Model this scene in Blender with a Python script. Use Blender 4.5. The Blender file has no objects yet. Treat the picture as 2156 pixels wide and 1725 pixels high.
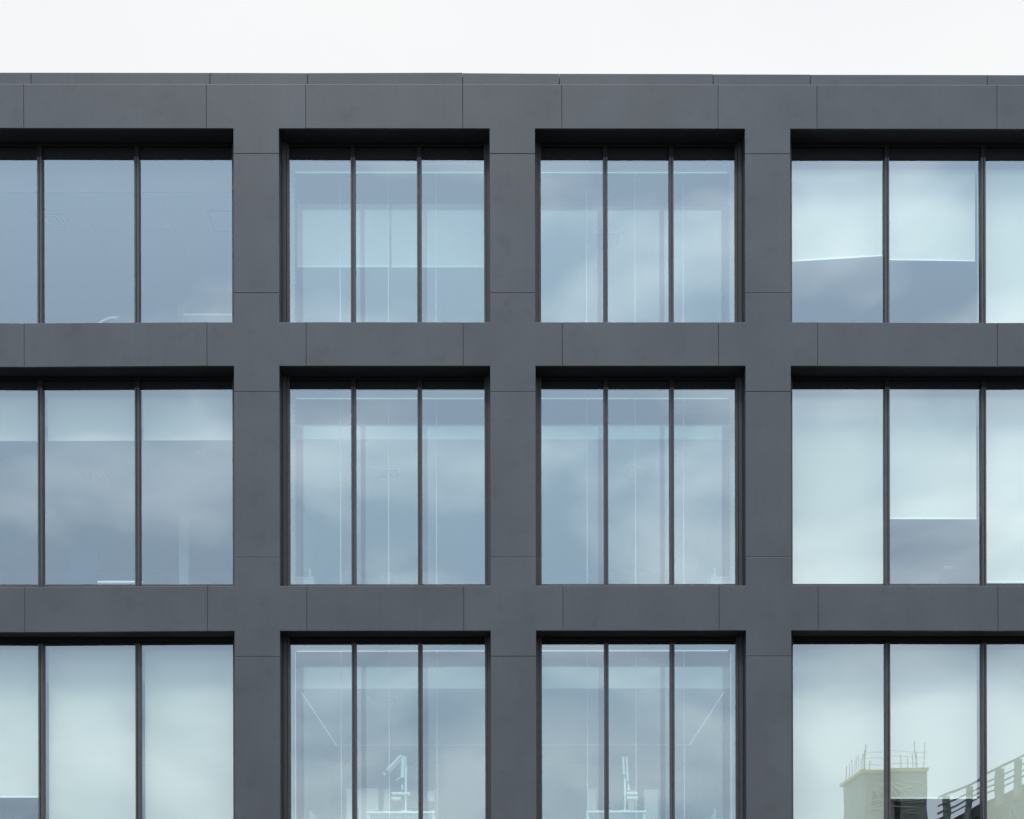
import bpy, bmesh, math, random
from mathutils import Matrix, Vector
random.seed(7)
R = math.radians
sc = bpy.context.scene
col = sc.collection

# ------------------------------------------------------------------ camera
yaw, roll = -.0050675, -.0022187
right = Vector((math.cos(yaw), math.sin(yaw), 0))
fwd = Vector((-math.sin(yaw), math.cos(yaw), 0))
up = Vector((0, 0, 1))
r2 = right*math.cos(roll) + up*math.sin(roll)
u2 = up*math.cos(roll) - right*math.sin(roll)
cd = bpy.data.cameras.new('camera')
cam = bpy.data.objects.new('camera', cd); col.objects.link(cam)
M4 = Matrix((r2, u2, -fwd)).transposed().to_4x4()
M4.translation = Vector((0, -21, 1.5644))
cam.matrix_world = M4
cd.sensor_width = 36; cd.lens = 36*3150/2156
cd.shift_x = -19.396/2156; cd.shift_y = 1270.74/2156
cd.clip_start = .1; cd.clip_end = 3000
sc.camera = cam

# ------------------------------------------------------------------ world and sun
SUN_EL, SUN_AZ = 50, -10          # azimuth: degrees from the view's back direction (-Y) towards +X
w = bpy.data.worlds.new('World'); sc.world = w; w.use_nodes = True
wn, wl = w.node_tree.nodes, w.node_tree.links
wn.clear()
def N(t, **k):
    n = wn.new(t)
    for a, b in k.items(): setattr(n, a, b)
    return n
def wmath(op, a, b=None, c=None, clamp=False):
    n = N('ShaderNodeMath', operation=op, use_clamp=clamp)
    for i, v in enumerate((a, b, c)):
        if v is None: continue
        if isinstance(v, (int, float)): n.inputs[i].default_value = v
        else: wl.new(v, n.inputs[i])
    return n.outputs[0]
tc = N('ShaderNodeTexCoord')
sep = N('ShaderNodeSeparateXYZ'); wl.new(tc.outputs['Generated'], sep.inputs[0])
z = wmath('MAXIMUM', sep.outputs['Z'], 0.0)
mp = N('ShaderNodeMapping'); mp.inputs['Scale'].default_value = (1, 1, 2.1); mp.inputs['Location'].default_value = (6.2, 2.2, -.9)
wl.new(tc.outputs['Generated'], mp.inputs[0])
cn = N('ShaderNodeTexNoise'); cn.inputs['Scale'].default_value = 6.9; cn.inputs['Detail'].default_value = 3.2
cn.inputs['Roughness'].default_value = .53; cn.inputs['Distortion'].default_value = .25
wl.new(mp.outputs[0], cn.inputs['Vector'])
cfac = wmath('ADD', wmath('ADD', cn.outputs['Fac'], wmath('MULTIPLY', sep.outputs['X'], .22)), wmath('MULTIPLY', z, -.50))
cfac = wmath('ADD', cfac, .115)
cr = N('ShaderNodeValToRGB'); wl.new(cfac, cr.inputs[0])
e = cr.color_ramp.elements
e[0].position = .385; e[0].color = (1.02, 1.34, 1.68, 1)
e[1].position = .63; e[1].color = (1.86, 2.14, 2.38, 1)
# overcast luminance: zenith three times the horizon
g = wmath('ADD', wmath('MULTIPLY', z, 1.2), .70)
vm = N('ShaderNodeVectorMath', operation='SCALE'); wl.new(cr.outputs[0], vm.inputs[0]); wl.new(g, vm.inputs['Scale'])
# the bright, thin cloud side of the sky (beyond the building)
cn2 = N('ShaderNodeTexNoise'); cn2.inputs['Scale'].default_value = 5; cn2.inputs['Detail'].default_value = 4
wl.new(tc.outputs['Generated'], cn2.inputs['Vector'])
fr = N('ShaderNodeValToRGB'); wl.new(cn2.outputs['Fac'], fr.inputs[0])
fr.color_ramp.elements[0].position = .35; fr.color_ramp.elements[0].color = (.945, .955, .985, 1)
fr.color_ramp.elements[1].position = .65; fr.color_ramp.elements[1].color = (1.0, 1.0, 1.0, 1)
mr = N('ShaderNodeMapRange', interpolation_type='SMOOTHSTEP'); wl.new(sep.outputs['Y'], mr.inputs[0])
mr.inputs[1].default_value = -.15; mr.inputs[2].default_value = .55
mx = N('ShaderNodeMix', data_type='RGBA'); wl.new(mr.outputs[0], mx.inputs[0]); wl.new(vm.outputs[0], mx.inputs[6]); wl.new(fr.outputs[0], mx.inputs[7])
sky = N('ShaderNodeTexSky', sky_type='NISHITA'); sky.sun_disc = False
sky.sun_elevation = R(SUN_EL); sky.sun_rotation = R(180 - SUN_AZ)
sky.air_density = 1.0; sky.dust_density = 3.0
sc10 = N('ShaderNodeVectorMath', operation='SCALE'); wl.new(mx.outputs[2], sc10.inputs[0]); sc10.inputs['Scale'].default_value = 10
mx2 = N('ShaderNodeMix', data_type='RGBA'); mx2.inputs[0].default_value = .94
wl.new(sky.outputs[0], mx2.inputs[6]); wl.new(sc10.outputs[0], mx2.inputs[7])
# overhead sky made extra bright, out of view, to light the blinds
hi = N('ShaderNodeMapRange', interpolation_type='SMOOTHSTEP'); wl.new(z, hi.inputs[0]); hi.inputs[1].default_value = .56; hi.inputs[2].default_value = .92
mx3 = N('ShaderNodeMix', data_type='RGBA'); wl.new(hi.outputs[0], mx3.inputs[0]); wl.new(mx2.outputs[2], mx3.inputs[6]); mx3.inputs[7].default_value = (34, 34, 34.5, 1)
bg = N('ShaderNodeBackground'); bg.inputs['Strength'].default_value = .1; wl.new(mx3.outputs[2], bg.inputs[0])
wo = N('ShaderNodeOutputWorld'); wl.new(bg.outputs[0], wo.inputs[0])

sl = bpy.data.lights.new('sun', 'SUN'); sl.energy = 1.0; sl.angle = R(14); sl.color = (1, .97, .93)
so = bpy.data.objects.new('sun', sl); col.objects.link(so)
az = R(SUN_AZ); el = R(SUN_EL)
sdir = Vector((math.sin(az)*math.cos(el), -math.cos(az)*math.cos(el), math.sin(el)))
so.rotation_euler = sdir.to_track_quat('Z', 'Y').to_euler(); so.location = (10, -30, 40)

sc.view_settings.view_transform = 'Standard'; sc.view_settings.look = 'None'
sc.view_settings.exposure = 0; sc.view_settings.gamma = 1
sc.render.engine = 'CYCLES'
sc.cycles.max_bounces = 10; sc.cycles.diffuse_bounces = 4; sc.cycles.glossy_bounces = 5
sc.cycles.transparent_max_bounces = 20; sc.cycles.use_denoising = True
sc.cycles.sample_clamp_indirect = 6; sc.cycles.caustics_reflective = False

# ------------------------------------------------------------------ picture grid -> metres (face plane of the facade is y = 0)
D, F, K = 21., 3150., 150.
def X(U): return (U-1078)/K
def Z(V): return 1.6+(2128-V)/K
def un(U, V, y):                 # a point seen at U, V on the plane at depth y
    s = (D+y)/D
    return Vector(((U-1078)/K*s, y, 1.6+(2128-V)/K*s))

# ------------------------------------------------------------------ materials
def mat(name, base, rough=.6, spec=.5, metal=0., noise=0., nscale=3., bump=0., bscale=40., emis=None, estr=0.):
    m = bpy.data.materials.new(name); m.use_nodes = True
    nt = m.node_tree; p = nt.nodes['Principled BSDF']
    p.inputs['Base Color'].default_value = (*base, 1)
    p.inputs['Roughness'].default_value = rough; p.inputs['Metallic'].default_value = metal
    p.inputs['Specular IOR Level'].default_value = spec
    t = nt.nodes.new('ShaderNodeTexCoord')
    if noise > 0:
        n = nt.nodes.new('ShaderNodeTexNoise'); n.inputs['Scale'].default_value = nscale; n.inputs['Detail'].default_value = 5
        nt.links.new(t.outputs['Object'], n.inputs['Vector'])
        r = nt.nodes.new('ShaderNodeValToRGB'); nt.links.new(n.outputs['Fac'], r.inputs[0])
        a, b = 1-noise, 1+noise
        r.color_ramp.elements[0].position = .3; r.color_ramp.elements[1].position = .7
        r.color_ramp.elements[0].color = (base[0]*a, base[1]*a, base[2]*a, 1)
        r.color_ramp.elements[1].color = (base[0]*b, base[1]*b, base[2]*b, 1)
        nt.links.new(r.outputs[0], p.inputs['Base Color'])
    if bump > 0:
        n2 = nt.nodes.new('ShaderNodeTexNoise'); n2.inputs['Scale'].default_value = bscale; n2.inputs['Detail'].default_value = 3
        nt.links.new(t.outputs['Object'], n2.inputs['Vector'])
        b_ = nt.nodes.new('ShaderNodeBump'); b_.inputs['Strength'].default_value = bump; b_.inputs['Distance'].default_value = .01
        nt.links.new(n2.outputs['Fac'], b_.inputs['Height']); nt.links.new(b_.outputs[0], p.inputs['Normal'])
    if emis:
        p.inputs['Emission Color'].default_value = (*emis, 1); p.inputs['Emission Strength'].default_value = estr
    return m

def panel_material():
    """Dark anodised sheet: broad clouding, fine grain, faint run marks, each sheet a slightly different tone."""
    m = bpy.data.materials.new('anodised_panel'); m.use_nodes = True
    nt = m.node_tree; L = nt.links; p = nt.nodes['Principled BSDF']
    t = nt.nodes.new('ShaderNodeTexCoord')
    def noise(scale, detail, vec, sc3=None, rough=.5):
        n = nt.nodes.new('ShaderNodeTexNoise'); n.inputs['Scale'].default_value = scale
        n.inputs['Detail'].default_value = detail; n.inputs['Roughness'].default_value = rough
        if sc3:
            mpp = nt.nodes.new('ShaderNodeMapping'); mpp.inputs['Scale'].default_value = sc3
            L.new(vec, mpp.inputs[0]); vec = mpp.outputs[0]
        L.new(vec, n.inputs['Vector']); return n.outputs['Fac']
    def mrange(v, a, b, c, d):
        n = nt.nodes.new('ShaderNodeMapRange'); L.new(v, n.inputs[0])
        for i, q in enumerate((a, b, c, d)): n.inputs[i+1].default_value = q
        return n.outputs[0]
    def mul(a, b):
        n = nt.nodes.new('ShaderNodeMath'); n.operation = 'MULTIPLY'; L.new(a, n.inputs[0]); L.new(b, n.inputs[1]); return n.outputs[0]
    o = t.outputs['Object']
    cloud = mrange(noise(1.1, 4, o), .3, .7, .885, 1.115)
    blot = mrange(noise(3.2, 7, o, None, .68), .54, .76, 1.0, .72)
    streak = mrange(noise(1.0, 4, o, (26, 26, .5)), .35, .72, 1.02, .955)
    speck = mrange(noise(55, 1, o), .79, .84, 1.0, 2.2)
    grain = mrange(noise(70, 2, o), .3, .7, .96, 1.04)
    oi = nt.nodes.new('ShaderNodeObjectInfo'); each = mrange(oi.outputs['Random'], 0, 1, .955, 1.045)
    f = mul(mul(mul(mul(cloud, blot), mul(streak, grain)), each), speck)
    c = nt.nodes.new('ShaderNodeVectorMath'); c.operation = 'SCALE'; c.inputs[0].default_value = PANEL_BASE; L.new(f, c.inputs['Scale'])
    L.new(c.outputs[0], p.inputs['Base Color'])
    p.inputs['Roughness'].default_value = .42; p.inputs['Specular IOR Level'].default_value = .33
    return m
PANEL_BASE = (.056, .0565, .0605)
M = {}
M['panel'] = panel_material()
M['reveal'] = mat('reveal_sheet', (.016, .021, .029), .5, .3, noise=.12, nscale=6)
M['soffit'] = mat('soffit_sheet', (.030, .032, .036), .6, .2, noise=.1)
M['core'] = mat('dark_membrane', (.012, .010, .010), .9, .1)
M['frame'] = mat('bronze_frame', (.062, .055, .057), .5, .3, noise=.12, nscale=9)
M['shaded_frame'] = mat('frame_recess_shade', (.016, .014, .014), .6, .15)  # recess shade painted in: near-black copy of the bronze frame
M['gasket_shade'] = mat('gasket_head_shade', (.010, .009, .009), .7, .2)  # jamb gaskets, and the painted dark strip at the window heads
M['plaster'] = mat('white_plaster', (.80, .80, .79), .8, .2, noise=.03)
M['greyboard'] = mat('grey_bulkhead', (.13, .14, .15), .8, .2, noise=.05)
M['floor'] = mat('grey_carpet', (.34, .35, .36), .95, .1, noise=.15, nscale=20)
M['white'] = mat('white_paint', (.85, .87, .87), .4, .5, noise=.02)
M['vent'] = mat('vent_gap_grey', (.30, .31, .32), .9, .1)
M['lining'] = mat('painted_lining', (.58, .59, .58), .8, .2, noise=.03)
M['silicone'] = mat('pale_silicone', (.92, .94, .94), .5, .4)
M['bar'] = mat('aluminium_bar', (.93, .95, .94), .35, .5, noise=.02)
M['dark'] = mat('dark_plastic', (.035, .04, .05), .5, .4, noise=.1)
M['chair'] = mat('blue_grey_fabric', (.03, .04, .055), .9, .2, noise=.15, nscale=30)
M['screen'] = mat('grey_felt', (.22, .25, .28), .9, .1, noise=.1)
M['concrete'] = mat('pale_concrete', (.26, .30, .285), .85, .3, noise=.18, nscale=1.2, bump=.3)
M['timber'] = mat('formwork_timber', (.05, .04, .03), .8, .3, noise=.3, nscale=4)
M['steel'] = mat('grey_steel', (.10, .11, .12), .5, .5, noise=.2)
M['rust'] = mat('rusty_steel', (.16, .12, .09), .7, .3, noise=.3)
M['yellow'] = mat('yellow_edge_board', (.62, .52, .06), .6, .4, noise=.15)
M['net'] = mat('pale_netting', (.8, .82, .8), .9, .1)
M['asphalt'] = mat('asphalt', (.05, .05, .052), .85, .3, noise=.25, nscale=2, bump=.4)
M['paving'] = mat('paving', (.16, .155, .15), .85, .3, noise=.2, nscale=3, bump=.3)
M['kerb'] = mat('kerb_stone', (.24, .235, .22), .8, .3, noise=.15)
M['roof'] = mat('roof_membrane', (.12, .12, .12), .9, .2, noise=.15)
M['led_a'] = mat('led_green_white', (.8, .9, .9), .5, emis=(.62, 1., .93), estr=.42)
M['led_b'] = mat('led_blue_white', (.8, .9, .9), .5, emis=(.72, .84, 1.), estr=1.0)
M['led_blue'] = mat('led_pale_blue', (.8, .9, .9), .5, emis=(.62, .86, 1.), estr=.20)
M['led_pink'] = mat('led_pale_pink', (.9, .8, .9), .5, emis=(.95, .72, 1.), estr=.20)

def ceiling_material():
    m = mat('ceiling_tile', (.66, .68, .68), .9, .1, noise=.02)
    nt = m.node_tree; L = nt.links; p = nt.nodes['Principled BSDF']
    t = nt.nodes.new('ShaderNodeTexCoord'); mp_ = nt.nodes.new('ShaderNodeMapping')
    mp_.inputs['Location'].default_value = (.25, .02, 0)
    b = nt.nodes.new('ShaderNodeTexBrick'); b.offset = 0
    b.inputs['Scale'].default_value = 1; b.inputs['Brick Width'].default_value = 1.25; b.inputs['Row Height'].default_value = .6
    b.inputs['Mortar Size'].default_value = .004
    b.inputs['Color1'].default_value = (.50, .52, .53, 1); b.inputs['Color2'].default_value = (.50, .52, .53, 1); b.inputs['Mortar'].default_value = (.39, .405, .42, 1)
    L.new(t.outputs['Object'], mp_.inputs[0]); L.new(mp_.outputs[0], b.inputs['Vector']); L.new(b.outputs['Color'], p.inputs['Base Color'])
    return m
M['ceiling'] = ceiling_material()
M['ceiling_plain'] = mat('painted_ceiling', (.50, .52, .53), .9, .1, noise=.02)

def glass_material(name, refl, rcol, tcol, wav):
    m = bpy.data.materials.new(name); m.use_nodes = True
    nt = m.node_tree; L = nt.links; nt.nodes.clear()
    out = nt.nodes.new('ShaderNodeOutputMaterial'); mix = nt.nodes.new('ShaderNodeMixShader')
    tr = nt.nodes.new('ShaderNodeBsdfTransparent'); gl = nt.nodes.new('ShaderNodeBsdfGlossy')
    gl.inputs['Roughness'].default_value = 0.0; gl.inputs['Color'].default_value = (*rcol, 1); tr.inputs['Color'].default_value = (*tcol, 1)
    fz = nt.nodes.new('ShaderNodeFresnel'); fz.inputs['IOR'].default_value = 1.5
    a = nt.nodes.new('ShaderNodeMath'); a.operation = 'ADD'; a.use_clamp = True; a.inputs[1].default_value = refl-.04
    L.new(fz.outputs[0], a.inputs[0])
    # each pane is a thin solid: reflect once, where the ray enters it
    geo = nt.nodes.new('ShaderNodeNewGeometry'); sb = nt.nodes.new('ShaderNodeMath'); sb.operation = 'SUBTRACT'; sb.inputs[0].default_value = 1
    L.new(geo.outputs['Backfacing'], sb.inputs[1])
    ml = nt.nodes.new('ShaderNodeMath'); ml.operation = 'MULTIPLY'; L.new(a.outputs[0], ml.inputs[0]); L.new(sb.outputs[0], ml.inputs[1])
    L.new(ml.outputs[0], mix.inputs[0])
    L.new(tr.outputs[0], mix.inputs[1]); L.new(gl.outputs[0], mix.inputs[2]); L.new(mix.outputs[0], out.inputs[0])
    if wav > 0:
        t = nt.nodes.new('ShaderNodeTexCoord'); n = nt.nodes.new('ShaderNodeTexNoise'); n.inputs['Scale'].default_value = 1.3; n.inputs['Detail'].default_value = 1
        b = nt.nodes.new('ShaderNodeBump'); b.inputs['Strength'].default_value = wav; b.inputs['Distance'].default_value = .01
        L.new(t.outputs['Object'], n.inputs['Vector']); L.new(n.outputs['Fac'], b.inputs['Height']); L.new(b.outputs[0], gl.inputs['Normal'])
    return m
M['glass'] = glass_material('coated_glass', .22, (.92, .97, 1.0), (.945, .99, .96), .10)
M['glass_in'] = glass_material('clear_glass', .09, (.95, 1, 1), (.97, .99, .985), .05)
M['glass_clear'] = M['glass_in']

def fabric_material(k=1., name='blind_fabric'):
    m = bpy.data.materials.new(name); m.use_nodes = True
    nt = m.node_tree; L = nt.links; nt.nodes.clear()
    out = nt.nodes.new('ShaderNodeOutputMaterial'); mix = nt.nodes.new('ShaderNodeMixShader'); mix.inputs[0].default_value = .15
    d = nt.nodes.new('ShaderNodeBsdfDiffuse'); t = nt.nodes.new('ShaderNodeBsdfTranslucent')
    tc_ = nt.nodes.new('ShaderNodeTexCoord'); n = nt.nodes.new('ShaderNodeTexNoise'); n.inputs['Scale'].default_value = 1.2
    r = nt.nodes.new('ShaderNodeValToRGB'); r.color_ramp.elements[0].color = (.79*k, .715*k, .65*k, 1); r.color_ramp.elements[1].color = (.85*k, .775*k, .71*k, 1)
    L.new(tc_.outputs['Object'], n.inputs['Vector']); L.new(n.outputs['Fac'], r.inputs[0]); L.new(r.outputs[0], d.inputs[0]); L.new(r.outputs[0], t.inputs[0])
    L.new(d.outputs[0], mix.inputs[1]); L.new(t.outputs[0], mix.inputs[2]); L.new(mix.outputs[0], out.inputs[0])
    return m
M['fabric'] = fabric_material()
M['fabric_grey'] = fabric_material(.22, 'grey_blind_fabric')
M['fabric_pale'] = fabric_material(.72, 'pale_grey_blind_fabric')
def frosted():
    m = bpy.data.materials.new('frosted_pane'); m.use_nodes = True; nt = m.node_tree; nt.nodes.clear()
    o = nt.nodes.new('ShaderNodeOutputMaterial'); t = nt.nodes.new('ShaderNodeBsdfTransparent'); t.inputs[0].default_value = (.52, .56, .55, 1)
    d = nt.nodes.new('ShaderNodeBsdfTranslucent'); d.inputs[0].default_value = (.6, .64, .63, 1)
    x = nt.nodes.new('ShaderNodeMixShader'); x.inputs[0].default_value = .6
    nt.links.new(t.outputs[0], x.inputs[1]); nt.links.new(d.outputs[0], x.inputs[2]); nt.links.new(x.outputs[0], o.inputs[0]); return m
M['frost'] = frosted()

# ------------------------------------------------------------------ builders
class MB:
    def __init__(s): s.bm = bmesh.new()
    def box(s, x0, x1, y0, y1, z0, z1):
        v = [s.bm.verts.new((x, y, z)) for x in (x0, x1) for y in (y0, y1) for z in (z0, z1)]
        for f in ((0,1,3,2), (4,6,7,5), (0,4,5,1), (2,3,7,6), (0,2,6,4), (1,5,7,3)):
            s.bm.faces.new([v[i] for i in f])
        return s
    def sheet(s, pts, y0, y1, b=.005, btop=None):
        """rectilinear outline (counter-clockwise in X,Z seen from -Y) as a folded sheet, front edge chamfered by b"""
        n = len(pts); ins = []
        area = sum(pts[i][0]*pts[(i+1) % n][1]-pts[(i+1) % n][0]*pts[i][1] for i in range(n))
        if area < 0: pts = pts[::-1]
        for i in range(n):
            p, q, r = Vector(pts[i-1]), Vector(pts[i]), Vector(pts[(i+1) % n])
            d1 = (q-p).normalized(); d2 = (r-q).normalized()
            n1 = Vector((-d1.y, d1.x)); n2 = Vector((-d2.y, d2.x))
            b1 = btop if (btop and n1.y < -.9) else b; b2 = btop if (btop and n2.y < -.9) else b
            ins.append(q+n1*b1+n2*b2)
        A = [s.bm.verts.new((p.x, y0, p.y)) for p in ins]
        B = [s.bm.verts.new((p[0], y0+b, p[1])) for p in pts]
        C = [s.bm.verts.new((p[0], y1, p[1])) for p in pts]
        s.bm.faces.new(A); s.bm.faces.new(C[::-1])
        for i in range(n):
            j = (i+1) % n
            s.bm.faces.new((A[i], B[i], B[j], A[j])); s.bm.faces.new((B[i], C[i], C[j], B[j]))
        return s
    def bar(s, a, b, r, n=6, r2=None):
        a, b = Vector(a), Vector(b); d = (b-a).normalized()
        u = d.orthogonal().normalized(); v = d.cross(u); r2 = r if r2 is None else r2
        A = [s.bm.verts.new(a+(u*math.cos(t*2*math.pi/n)+v*math.sin(t*2*math.pi/n))*r) for t in range(n)]
        B = [s.bm.verts.new(b+(u*math.cos(t*2*math.pi/n)+v*math.sin(t*2*math.pi/n))*r2) for t in range(n)]
        for i in range(n): s.bm.faces.new((A[i], A[(i+1) % n], B[(i+1) % n], B[i]))
        s.bm.faces.new(A[::-1]); s.bm.faces.new(B)
        return s
    def prism(s, pts, y0, y1):
        A = [s.bm.verts.new((p[0], y0, p[1])) for p in pts]; C = [s.bm.verts.new((p[0], y1, p[1])) for p in pts]
        n = len(pts); s.bm.faces.new(A); s.bm.faces.new(C[::-1])
        for i in range(n): s.bm.faces.new((A[i], C[i], C[(i+1) % n], A[(i+1) % n]))
        return s
    def build(s, name, m, parent=None, origin=None, smooth=False):
        bmesh.ops.recalc_face_normals(s.bm, faces=s.bm.faces)
        me = bpy.data.meshes.new(name)
        s.bm.to_mesh(me); s.bm.free(); me.materials.append(m)
        if smooth:
            for p in me.polygons: p.use_smooth = True
        o = bpy.data.objects.new(name, me); col.objects.link(o)
        if parent: o.parent = parent
        return o
def tag(o, label, cat, group=None, kind=None):
    if label: o['label'] = label
    if cat: o['category'] = cat
    if group: o['group'] = group
    if kind: o['kind'] = kind
    return o
def empty(name, parent=None, loc=None):
    o = bpy.data.objects.new(name, None); o.empty_display_size = .1; col.objects.link(o)
    if parent: o.parent = parent
    if loc: o.location = loc
    return o
def rebase(root, loc):
    """put the Empty at the thing's base while its parts stay where they are"""
    root.location = loc
    inv = Matrix.Translation(loc).inverted()
    for c in root.children: c.matrix_parent_inverse = inv

# ------------------------------------------------------------------ ground
def flat(name, x0, x1, y0, y1, z, m):
    b = bmesh.new(); b.faces.new([b.verts.new(p) for p in ((x0, y0, z), (x1, y0, z), (x1, y1, z), (x0, y1, z))])
    me = bpy.data.meshes.new(name); b.to_mesh(me); b.free(); me.materials.append(m)
    o = bpy.data.objects.new(name, me); col.objects.link(o); o['kind'] = 'structure'; return o
flat('ground', -700, 700, -700, 700, 0, M['asphalt'])
pv = MB().box(-60, 60, -5, .03, .004, .12).build('pavement', M['paving']); pv['kind'] = 'structure'
kb = MB().box(-60, 60, -5.17, -5.004, .004, .13).build('kerb', M['kerb']); kb['kind'] = 'structure'

# ------------------------------------------------------------------ the office building
BLD = tag(empty('office_building'), 'dark grey office block with a grid of panelled piers and large recessed windows', 'building')
PW = 95.5
piers = [540.3, 1079.3, 1617.3]
WO = 846.0
PL = [540.3-PW-WO, 540.3-PW-WO-PW-443]      # pier centres to the left
PR = [1617.3+PW+WO, 1617.3+PW+WO+PW+443]
P = sorted(PL)+piers+PR                      # 7 piers -> 6 bays (2 wide, 4 narrow)
LINT = [271.0, 770.7, 1328.2, 1886.0]
SILL = [678.7, 1233.6, 1789.0, 2300.0]
bays = [(P[i]+PW/2, P[i+1]-PW/2) for i in range(6)]
XL, XR = P[0]-PW/2, P[-1]+PW/2
T = .035                                     # sheet thickness
G = .52                                      # joint width in picture units (about 7 mm)
HALF = 104.4

def tilt(U, row, edge):
    """the small out-of-true of the sheets at the far left and right"""
    d = 0.
    if U < 436: d += (436-U)/436*(2.6 if edge == 't' else 2.9)
    if U > 1721: d += (U-1721)/435*(1.6 if row else 0.4)
    if U < 52.3: d *= max(0., (U+297)/349)
    if U > 2102: d *= max(0., (2455-U)/353)
    return min(d, 4.5) if row else (0.3*d if U > 1721 else 0)

bands = [(177.8, 271.0), (678.7, 770.7), (1233.6, 1328.2), (1789.0, 1886.0)]
jt = [(None, 323.8), (616.8, 824.6), (1173.2, 1382.0), (1730., 1940.)]
for r, (v0, v1) in enumerate(bands):
    for i, pc in enumerate(P):
        a, b = pc-PW/2, pc+PW/2
        l = pc-HALF if i > 0 else a; rr = pc+HALF if i < len(P)-1 else b
        ta, tb = jt[r]
        pts = []
        zt, zb = Z(v0), Z(v1)
        if ta is None:
            pts = [(X(l+G/2), zt), (X(rr-G/2), zt)]
        else:
            pts = [(X(l+G/2), zt)] if l < a else []
            if l < a: pts += [(X(a), zt)]
            pts += [(X(a), Z(ta+G/2)), (X(b), Z(ta+G/2))]
            if rr > b: pts += [(X(b), zt), (X(rr-G/2), zt)]
        if rr > b: pts += [(X(rr-G/2), zb), (X(b), zb)]
        pts += [(X(b), Z(tb-G/2)), (X(a), Z(tb-G/2))]
        if l < a: pts += [(X(a), zb), (X(l+G/2), zb)]
        q = []
        for p_ in pts:
            if not q or (abs(q[-1][0]-p_[0])+abs(q[-1][1]-p_[1])) > 1e-6: q.append(p_)
        dy = random.uniform(-.002, .002)
        MB().sheet(q, dy, T, .0035, .010 if r == 0 else .0065).build('corner_panel' if i in (0, 6) else 'cross_panel', M['panel'], BLD)
    for i, (ba, bb) in enumerate(bays):
        l = P[i]+HALF; rr = P[i+1]-HALF
        cuts = [l, rr]
        if i == 1: cuts = [l, 52.3, rr]
        if i == 4: cuts = [l, 2101.5, rr]
        for a, b in zip(cuts[:-1], cuts[1:]):
            pts = [(X(a+G/2), Z(v0+tilt(a, r, 't'))), (X(b-G/2), Z(v0+tilt(b, r, 't'))),
                   (X(b-G/2), Z(v1+tilt(b, r, 'b'))), (X(a+G/2), Z(v1+tilt(a, r, 'b')))]
            MB().sheet(pts, random.uniform(-.002, .002), T, .0035, .010 if r == 0 else .0065).build('spandrel_panel', M['panel'], BLD)
# pier sheets between the crosses
jv = [(323.8, 616.8), (824.6, 1173.2), (1382.0, 1730.), (1940., 2366.)]
for (a, b) in jv:
    for pc in P:
        pts = [(X(pc-PW/2), Z(a+G/2)), (X(pc+PW/2), Z(a+G/2)), (X(pc+PW/2), Z(b-G/2)), (X(pc-PW/2), Z(b-G/2))]
        MB().sheet(pts, random.uniform(-.002, .002), T, .0035, .0045).build('pier_panel', M['panel'], BLD)
# base sheets under the ground floor windows
for i, (a, b) in enumerate(bays):
    pts = [(X(a+1), Z(2300)), (X(b-1), Z(2300)), (X(b-1), Z(2348)), (X(a+1), Z(2348))]
    MB().sheet(pts, 0, T, .0055).build('plinth_panel', M['panel'], BLD)
# coping: separate lengths, each a little out of line with its neighbour
cj = [XL, -305, 67, 443, 648.5, 975, 1178.5, 1503, 1708, 2082, 2440, XR]
ct = [(152.6, 152.6), (152.6, 152.6), (152.5, 152.6), (152.4, 152.9), (152.8, 151.6), (152.6, 153.7), (153.8, 154.1), (154.6, 155.0), (155.4, 155.6), (155.6, 156.2), (156.9, 156.9)]
for k in range(len(cj)-1):
    a, b = cj[k], cj[k+1]; s0, s1 = ct[k]
    pts = [(X(a+.28), Z(s0)), (X(b-.28), Z(s1)), (X(b-.28), Z(178.6)), (X(a+.28), Z(178.6))]
    MB().sheet(pts, .012+random.uniform(-.001, .001), .40, .006).build('coping_panel', M['panel'], BLD)
# dark backing that carries the sheets
for pc in P:
    MB().box(X(pc-PW/2)+.028, X(pc+PW/2)-.028, T+.004, .47, .13, Z(180)).build('pier_core', M['core'], BLD)
zc = [(Z(180), Z(271)+.028)] + [(Z(s)-.028, Z(t)+.028) for s, t in zip(SILL[:3], LINT[1:])] + [(Z(2300)-.028, .125)]
for (a, b) in zc:
    c = MB()
    for i, (ba, bb) in enumerate(bays):
        c.box(X(ba)-.026, X(bb)+.026, T+.006, .46, b, a)
    c.build('spandrel_core', M['core'], BLD)
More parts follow.
